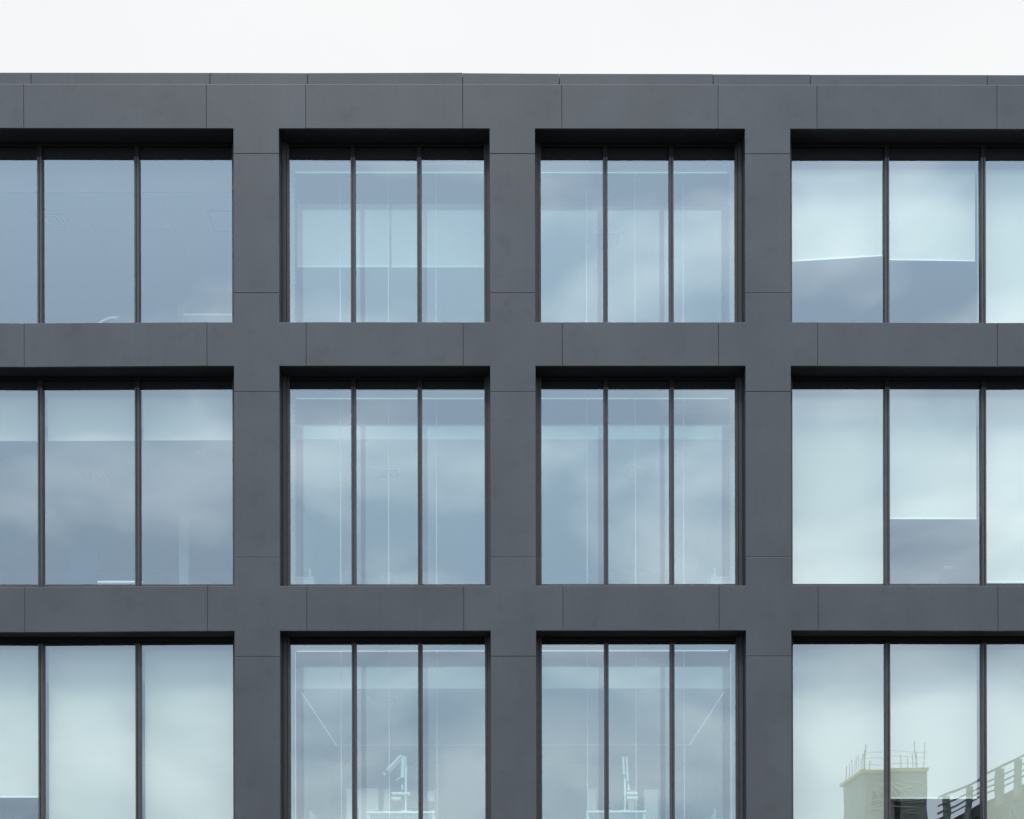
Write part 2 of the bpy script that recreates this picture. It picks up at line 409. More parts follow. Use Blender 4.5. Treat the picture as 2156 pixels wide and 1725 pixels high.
# floors, roof, outer walls
YB = 8.0
roof = MB().box(X(XL)+.05, X(XR)-.05, .42, YB+.3, Z(178), Z(170)).build('roof', M['roof'], BLD)
for nm, x0, x1 in (('side_wall', X(XL)+.005, X(XL)+.25), ('side_wall', X(XR)-.25, X(XR)-.005)):
    MB().box(x0, x1, .48, YB+.25, .0, Z(181)).build(nm, M['panel'], BLD)
FL = [Z(700), Z(1254), Z(1810), .15]         # floor levels
CEIL = [(Z(299), Z(327)), (Z(851), Z(851)), (Z(1408), Z(1408)), (Z(1966), Z(1966))]   # (wide bays, middle room)
zs = [Z(181)] + FL[:3]
WL, WM, WR = X(540.3), X(1079.3), X(1617.3)
xs = [X(XL)+.25, X(P[1]), WL, WR, X(P[5]), X(XR)-.25]
for k in range(4):
    # structural slab above storey k
    top = Z(180) if k == 0 else FL[k-1]-.02
    low = max(CEIL[k][0], CEIL[k][1])+.05
    lint = Z(LINT[k])+.035
    MB().box(X(XL)+.26, X(XR)-.26, .50, 1.33, lint, top-.001).box(X(XL)+.26, X(XR)-.26, 1.331, YB-.01, low, top-.001).build('floor_slab', M['core'], BLD)
    if k < 3:
        MB().box(X(XL)+.27, X(XR)-.27, .49, YB-.02, FL[k]-.018, FL[k]).build('carpet', M['floor'], BLD)
    for j in range(5):
        cz = CEIL[k][1] if j == 2 else CEIL[k][0]
        y0 = 1.30 if j == 2 else .80
        MB().box(xs[j]+.051, xs[j+1]-.051, y0, YB-.03, cz, cz+.03).build('ceiling', M['ceiling_plain' if j >= 2 else 'ceiling'], BLD)
    for xw in xs[1:-1]:
        MB().box(xw-.05, xw+.05, .49, YB-.04, FL[k]+.001, min(low, lint)-.001).build('partition_wall', M['plaster'], BLD)

# rear wall with window openings closed by pale blinds (they read as light rectangles deep in the rooms)
openings = {2: []}
YW = YB-.02
def at_back(U, V): q = un(U, V, YB); return q.x, q.z
ro = []
for (u0, u1, v0) in ((603, 648, 1650), (722, 797, 1652), (801, 822, 1653), (893, 916, 1657), (1231, 1258, 1654), (1318, 1341, 1658), (1351, 1388, 1655)):
    x0, z0 = at_back(u0, v0); x1, z1 = at_back(u1, 1712)
    ro.append((x0, x1, FL[2]+1.02, z0))
def rear_wall():
    m = MB()
    zt, zb = Z(181), 0.
    lo, hi = ro[0][2], max(o[3] for o in ro)
    m.box(xs[0], xs[-1], YB, YB+.25, zb, lo); m.box(xs[0], xs[-1], YB, YB+.25, hi, zt)
    cx = xs[0]
    for (a, b, l, h) in ro:
        m.box(cx, a, YB, YB+.25, lo, hi); 
        if h < hi-.005: m.box(a, b, YB, YB+.25, h, hi)
        cx = b
    m.box(cx, xs[-1], YB, YB+.25, lo, hi)
    m.build('rear_wall', M['plaster'], BLD)
rear_wall()
for (a, b, l, h) in ro:
    wdw = empty('rear_window', BLD)
    MB().box(a+.03, b-.03, YB+.12, YB+.126, l+.03, h-.03).build('pane', M['frost'], wdw)
    f_ = MB(); f_.box(a, a+.03, YB+.09, YB+.15, l, h).box(b-.03, b, YB+.09, YB+.15, l, h).box(a+.03, b-.03, YB+.09, YB+.15, l, l+.03).box(a+.03, b-.03, YB+.09, YB+.15, h-.03, h)
    f_.build('frame', M['white'], wdw)

# windows
YG = .40
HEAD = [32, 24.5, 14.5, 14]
MULW = 9.2
win = {}
for r in range(4):
    for i, (a, b) in enumerate(bays):
        W = empty('window', BLD); win[(r, i)] = W
        wide = i in (1, 4)
        zt, zb = Z(LINT[r]), Z(SILL[r])
        xa, xb = X(a), X(b)
        seen = i in (1, 2, 3, 4) and r < 3
        # reveals: side sheets with the same joints as the piers, soffit and sill sheets
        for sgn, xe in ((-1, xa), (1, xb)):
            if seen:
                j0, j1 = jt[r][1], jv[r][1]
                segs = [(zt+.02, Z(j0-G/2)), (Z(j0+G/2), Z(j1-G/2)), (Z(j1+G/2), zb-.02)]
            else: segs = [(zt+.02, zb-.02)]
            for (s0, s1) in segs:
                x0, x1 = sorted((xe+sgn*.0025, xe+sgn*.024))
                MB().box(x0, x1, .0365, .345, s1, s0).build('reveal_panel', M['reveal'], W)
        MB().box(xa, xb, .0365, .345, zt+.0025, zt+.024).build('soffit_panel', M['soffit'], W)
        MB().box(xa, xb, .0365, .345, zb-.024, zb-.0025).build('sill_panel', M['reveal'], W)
        # frame
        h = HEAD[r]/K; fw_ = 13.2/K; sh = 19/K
        f_ = MB()
        f_.box(xa-.02, xa+fw_*.55, .335, .47, zb-.02, zt+.02).box(xa+fw_*.62, xa+fw_, .355, .47, zb, zt)
        f_.box(xb-fw_*.55, xb+.02, .335, .47, zb-.02, zt+.02).box(xb-fw_, xb-fw_*.62, .355, .47, zb, zt)
        MB().box(xa+fw_+.001, xb-fw_-.001, .350, .47, zt-.05, zt+.018).build('transom', M['shaded_frame'], W)
        f_.box(xa+fw_, xb-fw_, .362, .47, zb-.018, zb+sh)
        f_.build('frame', M['frame'], W)
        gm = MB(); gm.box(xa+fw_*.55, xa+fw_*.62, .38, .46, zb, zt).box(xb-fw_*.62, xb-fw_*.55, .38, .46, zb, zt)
        gm.box(xa+fw_, xb-fw_, .385, .46, zt-h, zt-.0502)  # opaque black strip painting the soffit's dark reflection at the glass head
        gm.build('gasket_and_head_shade', M['gasket_shade'], W)
        if wide:
            mu = [b-216.3-207*k for k in range(3)] if i == 1 else [a+216.3+207*k for k in range(3)]
            # first mullion beside the pier as seen: 274.7 / 1879.8
            mu = sorted(mu)
        else:
            mu = [a+150.1, a+291.8]
            if i == 3: mu = [a+151.2, b-150.1]
        eds = [a+13.2]+mu+[b-13.2]
        for u in mu:
            x = X(u); hw = MULW/2/K
            m_ = MB()
            zm = zt-h-.001
            m_.box(x-hw, x-hw*.28, .325, .47, zb+.001, zm)
            m_.box(x+hw*.28, x+hw, .325, .47, zb+.001, zm)
            m_.box(x-hw*.28, x+hw*.28, .345, .47, zb+.001, zm)
            m_.build('mullion', M['frame'], W)
            MB().box(x-hw, x+hw, .345, .384, zm+.001, zt-.052).build('mullion_head', M['shaded_frame'], W)
        for k in range(len(eds)-1):
            l = X(eds[k])+(MULW/2/K if k else 0); rr = X(eds[k+1])-(MULW/2/K if k < len(eds)-2 else 0)
            cx, cz_ = (l+rr)/2, (zt-h+zb+sh)/2
            hw, hh = (rr-l)/2, (zt-h-zb-sh)/2
            g_ = MB().box(-hw, hw, -.004, .004, -hh, hh).build('pane', M['glass'], W)
            g_.location = (cx, YG, cz_)
            g_.rotation_euler = (R(random.uniform(-.09, .09)), 0, R(random.uniform(-.09, .09)))

# second, inner glazing of the middle bays: white lining box and butt-jointed clear glass
YI = 1.07
joints = {2: [716.5, 817.5, 918], 3: [1235, 1337, 1438.5]}
for r in range(3):
    for i in (2, 3):
        a, b = bays[i]
        zt, zb = Z(LINT[r]+3), Z(SILL[r]-12)
        I = empty('inner_glazing', BLD)
        x0, x1 = X(a+9), X(b-9)
        l_ = MB(); l_.box(x0-.03, x1+.03, .475, YI+.03, zt, zt+.03)
        l_.box(x0-.03, x0, .475, YI+.03, zb-.0, zt-.001).box(x1, x1+.03, .475, YI+.03, zb, zt-.001)
        l_.build('lining', M['lining'], I)
        MB().box(x0-.03, x1+.03, .475, YI+.03, zb-.05, zb-.001).build('inner_sill', M['plaster'], I)
        us = [un(q, 1000, YI).x for q in joints[i]]
        e_ = [x0+.002]+us+[x1-.002]
        for k in range(4):
            MB().box(e_[k]+.004, e_[k+1]-.004, YI-.006, YI+.006, zb+.002, zt-.002).build('glass_panel', M['glass_in'], I)
        for u in us:
            MB().box(u-.003, u+.003, YI-.009, YI+.009, zb+.001, zt-.001).build('joint', M['silicone'], I)
    # bulkhead in the room behind, grey above and white below
    hw = {0: 57, 1: 48, 2: 33}[r]
    zb1 = CEIL[r][1]
    MB().box(WL+.052, WR-.052, 1.28, 1.299, Z(LINT[r]+hw), Z(LINT[r])+.03).build('bulkhead', M['greyboard'], BLD)
    if r > 0:
        MB().box(WL+.052, WR-.052, 1.276, 1.299, zb1-.001, Z(LINT[r]+hw)-.001).build('bulkhead_trim', M['white'], BLD)
# bulkhead over the blinds of the wide bays
for r in range(3):
    for j in (1, 3):
        MB().box(xs[j]+.052, xs[j+1]-.052, .775, .80, CEIL[r][0]-.0, Z(LINT[r])+.03).build('bulkhead', M['plaster'], BLD)
# internal columns of the left bay
for r in (0, 1):
    q0 = un(373.5 if r == 0 else 376.5, 1100, 4.77); q1 = un(396, 1100, 4.77)
    MB().box(q0.x, q1.x, 4.77, 4.95, FL[r]+.002, CEIL[r][0]-.002).build('column', M['bar'], BLD)

# ------------------------------------------------------------------ LED strips round the inner glazing
rown = {0: 'top floor', 1: 'middle floor', 2: 'lowest floor'}
bayn = {1: 'left wide window', 2: 'left middle window', 3: 'right middle window', 4: 'right wide window'}
for r in range(3):
    for i in (2, 3):
        a, b = bays[i]; x0, x1 = X(a+9), X(b-9); zt = Z(LINT[r]+3); zb = Z(SILL[r]-12)
        m_ = MB(); z_ = zt-.010; st = .024
        n = int((x1-x0-.06)/st)
        for k in range(n):
            xx = x0+.03+k*st
            m_.box(xx, xx+.017, YI-.034, YI-.026, z_-.007, z_)
        xe = x0+.006 if i == 2 else x1-.006
        nz = int((zt-zb-.1)/st)
        for k in range(nz):
            zz = zt-.04-k*st
            if r == 2 or k % 3 == 0: m_.box(xe-.002, xe+.002, YI-.034, YI-.026, zz-.012, zz)
        o = m_.build('led_strip', M['led_a'] if r < 2 else M['led_b'])
        c_ = 'green-white' if r < 2 else 'blue-white'
        tag(o, f'{c_} light strip inside the {bayn[i]}, {rown[r]}', 'light strip', 'light strips inside the middle windows')
# ceiling light line of the lowest room
zc_ = CEIL[2][1]-.006
m_ = MB().box(-3.185, -3.171, 1.53, 5.95, zc_-.008, zc_).box(-3.165, 0, 5.94, 5.946, zc_-.004, zc_)
tag(m_.build('ceiling_light_line', M['led_blue']), 'pale blue light line turning across the ceiling behind the bottom left middle window', 'ceiling light', 'light lines on the lowest ceiling')
m_ = MB().box(3.171, 3.185, 1.53, 5.95, zc_-.008, zc_).box(0.004, 3.165, 5.94, 5.946, zc_-.004, zc_)
tag(m_.build('ceiling_light_line', M['led_pink']), 'pale pink light line turning across the ceiling behind the bottom right middle window', 'ceiling light', 'light lines on the lowest ceiling')

# ------------------------------------------------------------------ roller blinds
YBL = .60
def blind(U0, U1, vtop, vbl, vbr, label, y=YBL, bright=True, fab='fabric'):
    """U0..U1 and the bottom heights are read where the blind hangs"""
    root = empty('roller_blind')
    q0, q1 = un(U0, vbl, y), un(U1, vbr, y)
    zt = Z(vtop)
    f_ = MB(); t = .0015
    pts = [(q0.x, q0.z), (q1.x, q1.z), (q1.x, zt), (q0.x, zt)]
    f_.prism(pts, y-t, y+t).build('fabric', M[fab], root)
    b_ = MB(); hb = .020 if bright else .014
    b_.prism([(q0.x, q0.z-hb), (q1.x, q1.z-hb), (q1.x, q1.z-.0005), (q0.x, q0.z-.0005)], y-.010, y+.010)
    b_.build('bottom_bar', M['bar'] if bright else M[fab], root)
    MB().bar((q0.x, y+.03, zt+.0), (q1.x, y+.03, zt+.0), .022, 12).build('roller', M['white'], root, smooth=True)
    rebase(root, (q0.x, y, min(q0.z, q1.z)))
    return tag(root, label, 'roller blind', 'white roller blinds behind the glass')
mR = [1864.5, 2067.5]; 
ZT = [LINT[0]+8, LINT[1]+8, LINT[2]+8]
E1 = 1640
# right wide bay (pane edges seen at 1871-1861, 2063-2073)
blind(1655, 1858, ZT[0], 549.5, 537, 'half lowered white blind with a sloping hem, first pane of the top right window')
blind(1862.5, 2054.5, ZT[0], 545.3, 548, 'half lowered white blind with a level hem, second pane of the top right window')
blind(2060, 2262, ZT[0], 700, 700, 'fully lowered white blind at the right edge of the top right window')
blind(1655, 1858.5, ZT[1], 1262, 1262, 'fully lowered white blind, first pane of the right window on the middle floor')
blind(1862.5, 2056, ZT[1], 1091, 1091.5, 'white blind lowered by two thirds, second pane of the middle floor right window')
blind(2061, 2262, ZT[1], 1225.3, 1225.8, 'white blind lowered almost to the sill at the right edge of the middle floor')
blind(1655, 1860, ZT[2], 1818, 1818, 'fully lowered white blind beside the reflected tower, bottom right window')
blind(1862.5, 2056, ZT[2], 1680.3, 1680.8, 'white blind in the bottom right window ending above the reflected parapet')
blind(2062, 2262, ZT[2], 1818, 1818, 'fully lowered white blind at the right edge of the bottom right window')
# left wide bay
blind(-105, 86, ZT[0], 404.5, 404.5, 'raised grey blind in the leftmost pane of the top left window', bright=False, fab='fabric_grey')
blind(101.5, 289, ZT[0], 404.5, 404, 'raised grey blind in the pane left of the last mullion, top left window', bright=False, fab='fabric_grey')
blind(302, 494, ZT[0], 403.5, 403.5, 'raised grey blind in the pane beside the pier, top left window', bright=False, fab='fabric_grey')
blind(-105, 87, ZT[1], 927.5, 927, 'raised grey blind in the leftmost pane on the middle floor', bright=False, fab='fabric_pale')
blind(101.5, 290, ZT[1], 927, 926.3, 'raised grey blind in the second pane from the left on the middle floor', bright=False, fab='fabric_pale')
blind(302, 496, ZT[1], 926, 925.3, 'raised grey blind in the pane beside the left pier on the middle floor', bright=False, fab='fabric_pale')
blind(-105, 87.5, ZT[2], 1675.5, 1675.3, 'white blind with a bright hem above the chairs, bottom left corner')
blind(102.5, 291.5, ZT[2], 1818, 1818, 'fully lowered white blind in the middle pane of the bottom left window')
blind(304.5, 499, ZT[2], 1818, 1818, 'fully lowered white blind beside the left pier in the bottom left window')
# top floor, left middle bay: a pair behind the inner glass
blind(626, 820.5, 330.5, 560, 560, 'pale blind left of the dark gap in the top left middle window', y=1.24)
blind(824.5, 1028, 330.5, 560.5, 560, 'pale blind right of the dark gap in the top left middle window', y=1.24)

# ------------------------------------------------------------------ ceiling fittings
def diffuser(x0, x1, y0, y1, zc, label, n=3):
    root = empty('ceiling_vent')
    cx, cy = (x0+x1)/2, (y0+y1)/2; hx, hy = (x1-x0)/2, (y1-y0)/2
    MB().box(x0, x1, y0, y1, zc-.004, zc-.001).build('backing', M['vent'], root)
    for k in range(n):
        a, b = 1-k*.32, 1-k*.32-.20
        m_ = MB()
        m_.box(cx-hx*a, cx+hx*a, cy-hy*a, cy-hy*b, zc-.02, zc-.005).box(cx-hx*a, cx+hx*a, cy+hy*b, cy+hy*a, zc-.02, zc-.005)
        m_.box(cx-hx*a, cx-hx*b, cy-hy*b+.0005, cy+hy*b-.0005, zc-.02, zc-.005).box(cx+hx*b, cx+hx*a, cy-hy*b+.0005, cy+hy*b-.0005, zc-.02, zc-.005)
        m_.build('louvre', M['ceiling_plain'], root)
    rebase(root, (cx, cy, zc))
    return tag(root, label, 'ceiling vent', 'square air vents in the ceilings')
diffuser(-7.35, -6.85, 1.8, 2.32, CEIL[0][0], 'square louvred ceiling vent behind the mullion of the top left window')
diffuser(-6.85, -6.35, 2.5, 3.05, CEIL[1][0], 'square louvred ceiling vent in the left window of the middle floor')
diffuser(-2.22, -1.74, 2.4, 2.9, CEIL[1][1], 'faint square ceiling vent in the left middle window, middle floor', 1)
diffuser(1.74, 2.22, 2.4, 2.9, CEIL[1][1], 'faint square ceiling vent in the right middle window, middle floor', 1)
diffuser(1.24, 1.70, 2.0, 2.6, CEIL[0][1], 'faint square ceiling vent in the top right middle window', 1)
diffuser(-2.22, -1.75, 1.67, 2.2, CEIL[2][1], 'faint square ceiling vent in the bottom left middle window', 1)
root = empty('ceiling_panel_light')
MB().box(-4.65, -4.05, 1.79, 2.39, CEIL[0][0]-.012, CEIL[0][0]-.001).build('surround', M['screen'], root)
MB().box(-4.625, -4.075, 1.815, 2.365, CEIL[0][0]-.018, CEIL[0][0]-.0125).build('lens', M['ceiling'], root)
rebase(root, (-4.35, 2.09, CEIL[0][0])); tag(root, 'square unlit light panel in the ceiling beside the left pier', 'ceiling light')
for (px, py, k, cc) in ((-5.35, 2.2, 0, 'top left window'), (-4.75, 1.75, 1, 'left window of the middle floor')):
    m_ = MB().bar((px, py, CEIL[k][0]-.001), (px, py, CEIL[k][0]-.03), .05, 14).bar((px, py, CEIL[k][0]-.03), (px, py, CEIL[k][0]-.05), .03, 14, .02)
    tag(m_.build('smoke_detector', M['white']), f'small round smoke detector on the ceiling of the {cc}', 'smoke detector')

# ------------------------------------------------------------------ furniture
def obox(p0, p1, y0, y1): return (min(p0.x, p1.x), max(p0.x, p1.x), y0, y1, min(p0.z, p1.z), max(p0.z, p1.z))
# whiteboard on the top floor, desk screens on the middle floor
def board(U0, U1, V, y, depth, floor, name, label, cat, group=None, face='screen', drop=1.1):
    root = empty(name)
    a, b = un(U0, V, y), un(U1, V, y); zt = a.z
    MB().box(a.x, b.x, y-.02, y+.02, zt-.026, zt).build('top_rail', M['bar'], root)
    MB().box(a.x+.02, b.x-.02, y-.012, y+.012, zt-drop, zt-.0265).build('panel', M[face], root)
    for xx in (a.x+.05, b.x-.09):
        MB().box(xx, xx+.04, y-.2, y+.2, floor, floor+.03).box(xx, xx+.04, y-.0125+.001, y+.0115, floor+.0305, zt-drop-.001).build('leg', M['bar'], root)
    rebase(root, ((a.x+b.x)/2, y, floor))
    return tag(root, label, cat, group)
board(387, 505, 661.5, 2.6, .04, FL[0], 'mobile_whiteboard', 'board with a bright white top rail at the foot of the top left window', 'whiteboard', None, 'screen', 1.0)
board(154, 196, 1225, 1.7, .04, FL[1], 'desk_screen', 'short desk screen with white top edge, middle floor left window', 'desk screen', 'desk screens behind the left window', 'screen', .5)
board(201, 300, 1223, 1.7, .04, FL[1], 'desk_screen', 'longer desk screen with white top edge next to the mullion, middle floor', 'desk screen', 'desk screens behind the left window', 'screen', .5)
board(20, 31, 1721, 1.75, .04, FL[2], 'desk_screen', 'stub of white edged desk screen between the chairs in the bottom left corner', 'desk screen', 'desk screens behind the left window', 'screen', .35)
# arc lamp
root = empty('arc_lamp'); m_ = MB(); prev = None; y = 2.3
pc0 = un(244.4, 668, y); pc1 = un(190, 720, y)
rx, rz = pc0.x-pc1.x, pc0.z-pc1.z
for k in range(13):
    t = k/12*math.pi/2
    p_ = Vector((pc1.x+rx*(1-math.cos(t)), y, pc1.z+rz*math.sin(t)))
    if prev: m_.bar(prev, p_, .017, 8)
    prev = p_
m_.build('arm', M['bar'], root, smooth=True)
MB().bar((pc1.x, y, pc1.z+.005), (pc1.x, y, FL[0]+.03), .017, 8).build('pole', M['bar'], root)
MB().bar((pc1.x, y, FL[0]+.03), (pc1.x, y, FL[0]+.001), .16, 20).build('base', M['bar'], root)
MB().bar((pc0.x+.005, y, pc0.z), (pc0.x+.03, y, pc0.z-.01), .019, 10, .026).build('lamp_head', M['bar'], root)
rebase(root, (pc1.x, y, FL[0])); tag(root, 'white curved arc lamp at the bottom of the top left window', 'floor lamp')

def chair(U0, U1, Vt, y, floor, label, rnd=.1):
    root = empty('office_chair')
    a, b = un(U0, Vt, y), un(U1, Vt, y); zt = a.z; cx = (a.x+b.x)/2; hw = (b.x-a.x)/2; seat = floor+.47
    pts = []
    for k in range(7):
        t = k/6*math.pi/2; pts.append((b.x-rnd+rnd*math.sin(math.pi/2-t), zt-rnd*.6+rnd*.6*math.sin(t)))
    for k in range(7):
        t = math.pi/2+k/6*math.pi/2; pts.append((a.x+rnd+rnd*math.cos(t), zt-rnd*.6+rnd*.6*math.sin(t)))
    pts += [(a.x+.03, seat+.14), (b.x-.03, seat+.14)]
    MB().prism(pts, y+.2, y+.25).build('backrest', M['chair'], root)
    MB().box(cx-hw*.9, cx+hw*.9, y-.22, y+.2, seat-.04, seat+.04).build('seat', M['chair'], root)
    MB().box(cx-.03, cx+.03, y+.251, y+.275, seat-.05, seat+.3).build('back_support', M['dark'], root)
    MB().bar((cx, y, seat-.041), (cx, y, floor+.08), .03, 8).build('column', M['dark'], root)
    for k in range(5):
        t = k*2*math.pi/5
        MB().bar((cx, y, floor+.08), (cx+.26*math.cos(t), y+.26*math.sin(t), floor+.045), .018, 6).bar((cx+.26*math.cos(t)-.015, y+.26*math.sin(t), floor+.026), (cx+.26*math.cos(t)+.015, y+.26*math.sin(t), floor+.026), .025, 8).build('leg', M['dark'], root)
    rebase(root, (cx, y, floor))
    return tag(root, label, 'office chair', 'office chairs behind the windows')
chair(138, 199, 1150, 1.45, FL[1], 'high backed office chair seen faintly in the left window of the middle floor', .14)
chair(-35, 19, 1709, 1.5, FL[2], 'blue grey chair back with rounded top at the bottom left picture corner', .09)
chair(34, 98, 1708, 1.5, FL[2], 'wide blue grey chair back under the blind beside the bottom left mullion', .05)
chair(593, 613, 1654, 5.2, FL[2], 'slim dark headrest chair beside the mullion of the bottom left middle window', .08)
chair(737, 750, 1694, 3.6, FL[2], 'dark chair just right of the mullion in the bottom left middle window', .07)

def desk(U0, U1, V, y, floor, label):
    root = empty('desk'); a, b = un(U0, V, y), un(U1, V, y); zt = a.z
    MB().box(a.x, b.x, y, y+.8, zt-.03, zt).build('desk_top', M['bar'], root)
    MB().box(a.x+.05, b.x-.05, y+.02, y+.04, floor+.2, zt-.0305).build('modesty_panel', M['screen'], root)
    for xx in (a.x+.001, b.x-.05):
        for yy in (y+.05, y+.7): MB().box(xx, xx+.045, yy, yy+.045, floor+.001, zt-.0305).build('leg', M['bar'], root)
    rebase(root, ((a.x+b.x)/2, y+.4, floor)); return tag(root, label, 'desk', 'desks behind the bottom middle windows'), zt
_, zd1 = desk(770, 914, 1707.6, 1.45, FL[2], 'white edged desk under the lamp in the bottom left middle window')
_, zd2 = desk(1232, 1358, 1706.8, 1.45, FL[2], 'white edged desk with pale boards in the bottom right middle window')

def slab(m, U0, V0, U1, V1, half, y, th=.03):
    """flat bar between two seen points in the plane at depth y"""
    a, b = un(U0, V0, y), un(U1, V1, y); d = (b-a).normalized(); n = Vector((-d.z, 0, d.x))*half*1.25
    m.prism([((a-n).x, (a-n).z), ((b-n).x, (b-n).z), ((b+n).x, (b+n).z), ((a+n).x, (a+n).z)], y-th/2, y+th/2)
def desk_lamp(u0, y, zd, mirror, label, narrow=False):
    root = empty('desk_lamp')
    yb = y
    def S(name, U0, V0, U1, V1, half, dy=0., mat_='bar'):
        m_ = MB(); slab(m_, U0, V0, U1, V1, half, yb+dy); return m_.build(name, M[mat_], root)
    if not narrow:
        S('upper_arm', 812.5, 1621, 842, 1589.5, .014); S('upper_arm', 817.5, 1624.5, 843.5, 1597, .007, .04)
        S('lower_arm', 846.8, 1591.5, 844.7, 1637, .019); S('lower_arm', 851.5, 1593, 852.4, 1612, .011, .05)
        S('spring', 832, 1642, 844, 1634, .004, .03)
        S('post', 852.6, 1612.5, 852.2, 1664, .013); S('post', 844.8, 1650, 845, 1663, .010, .05)
        S('lamp_head', 805.5, 1626, 808.5, 1632, .012, .0)
        a = un(852, 1664, yb)
        MB().bar((a.x, yb, a.z-.001), (a.x, yb, zd+.02), .014, 8).build('stem', M['bar'], root)
        MB().bar((a.x, yb, zd+.02), (a.x, yb, zd+.001), .10, 18).build('base', M['bar'], root)
    else:
        S('upper_arm', 1309.6, 1594, 1311.4, 1630, .013); S('lower_arm', 1317, 1593, 1319.5, 1646, .011, .05)
        S('post', 1313, 1638, 1313.5, 1675, .011); S('lamp_head', 1321, 1652, 1321.5, 1664, .012)
        a = un(1313.5, 1675, yb)
        MB().bar((a.x, yb, a.z-.001), (a.x, yb, zd+.02), .012, 8).build('stem', M['bar'], root)
        MB().bar((a.x, yb, zd+.02), (a.x, yb, zd+.001), .09, 18).build('base', M['bar'], root)
    rebase(root, (a.x, yb, zd)); return tag(root, label, 'desk lamp', 'jointed white desk lamps')
desk_lamp(0, 1.60, zd1, False, 'white jointed desk lamp with bent arm in the bottom left middle window')
desk_lamp(0, 1.60, zd2, True, 'white desk lamp standing nearly straight in the bottom right middle window', True)

def monitor(U0, V0, U1, V1, y, zd, label):
    root = empty('monitor'); a, b = un(U0, V0, y), un(U1, V1, y)
    MB().box(a.x, b.x, y, y+.03, b.z, a.z).build('case', M['dark'], root)
    MB().box(a.x+.012, b.x-.012, y+.0301, y+.033, b.z+.012, a.z-.012).build('screen', M['chair'], root)
    cx = (a.x+b.x)/2
    MB().box(cx-.03, cx+.03, y+.034, y+.05, zd+.012, b.z+.1).build('stand', M['dark'], root)
    MB().box(cx-.11, cx+.11, y-.0, y+.2, zd+.001, zd+.0115).build('foot', M['dark'], root)
    rebase(root, (cx, y, zd)); return tag(root, label, 'monitor', 'computer monitors on the desks')
monitor(830, 1676, 881, 1703, 1.85, zd1, 'wide dark monitor under the jointed lamp, bottom left middle window')
monitor(890, 1686, 912.5, 1704, 1.85, zd1, 'small dark monitor at the right end of the desk with the bent lamp')
monitor(1255, 1687, 1282, 1704, 1.85, zd2, 'dark monitor left of the straight desk lamp, bottom right middle window')
# shelf trays fixed beside the lamps
def trays(rows, y, zd, label):
    root = empty('paper_tray'); xs_ = []
    for (U0, U1, V) in rows:
        a, b = un(U0, V, y), un(U1, V, y); xs_ += [a.x, b.x]
        MB().box(a.x, b.x, y, y+.24, a.z-.03, a.z).build('tray', M['bar'], root)
    za = un(0, rows[0][2], y).z
    for xx in (min(xs_)+.002, min(xs_)+.14):
        MB().box(xx, xx+.012, y+.2405, y+.252, zd+.001, za).build('upright', M['steel'], root)
    rebase(root, (min(xs_), y, zd)); return tag(root, label, 'paper tray', 'white tray stacks on the desks')
trays([(822, 861, 1667), (822, 841, 1677.5)], 1.50, zd1, 'two white trays stacked beside the bent lamp, bottom left middle window')
trays([(1317, 1340, 1667.5), (1318, 1341, 1677)], 1.50, zd2, 'two white trays stacked beside the straight lamp, bottom right middle window')
# shelves with binders along the side walls of the middle room
def shelf(side, floor, z, y0, y1, label, blabel, n):
    root = empty('side_shelf'); x0, x1 = (-3.42, -3.12) if side < 0 else (3.12, 3.42)
    MB().box(x0, x1, y0, y1, z-.03, z).build('shelf_board', M['white'], root)
    MB().box(x0, x1, y0+.02, y1-.02, floor+.001, z-.0305).build('cabinet', M['white'], root)
    rebase(root, ((x0+x1)/2, (y0+y1)/2, floor)); tag(root, label, 'shelf', 'low shelves along the side walls')
    for k in range(n):
        yy = y0+.12+k*.27+random.uniform(0, .05); h_ = random.uniform(.11, .19)
        xa = x1-.1 if side < 0 else x0+.06
        o = MB().box(xa, xa+.03, yy, yy+.04, z+.001, z+h_).build('binder', M['bar'])
        tag(o, blabel, 'binder', blabel[:60])
shelf(-1, FL[1], 8.42, 2.5, 5.2, 'low white shelf along the left wall, left middle window of the middle floor', 'white binder standing on the shelf in the left middle window, middle floor', 5)
shelf(1, FL[1], 8.42, 2.5, 5.2, 'low white shelf along the right wall, right middle window of the middle floor', 'white binder standing on the shelf in the right middle window, middle floor', 5)
shelf(-1, FL[2], 4.62, 2.5, 5.2, 'low white shelf along the left wall at the foot of the bottom left middle window', 'white binder on the shelf at the foot of the bottom left middle window', 5)
shelf(1, FL[2], 4.62, 2.5, 5.2, 'low white shelf along the right wall at the foot of the bottom right middle window', 'white binder on the shelf at the foot of the bottom right middle window', 5)
# slim lamp in the right bay
root = empty('slim_lamp'); y = 1.6; a = un(1986, 1194, y); b = un(2006, 1194, y); c0 = un(1972, 1216, y)
MB().box(a.x, b.x, y-.04, y+.04, a.z-.018, a.z).build('lamp_head', M['bar'], root)
MB().bar((a.x+.01, y, a.z-.02), (c0.x, y, c0.z), .008, 8).build('arm', M['steel'], root)
MB().bar((c0.x, y, c0.z), (c0.x, y, FL[1]+.021), .008, 8).bar((c0.x, y, FL[1]+.02), (c0.x, y, FL[1]+.001), .12, 18).build('stand', M['steel'], root)
rebase(root, (c0.x, y, FL[1])); tag(root, 'slim lamp with a small flat white head below the shorter blind, middle floor right window', 'floor lamp')

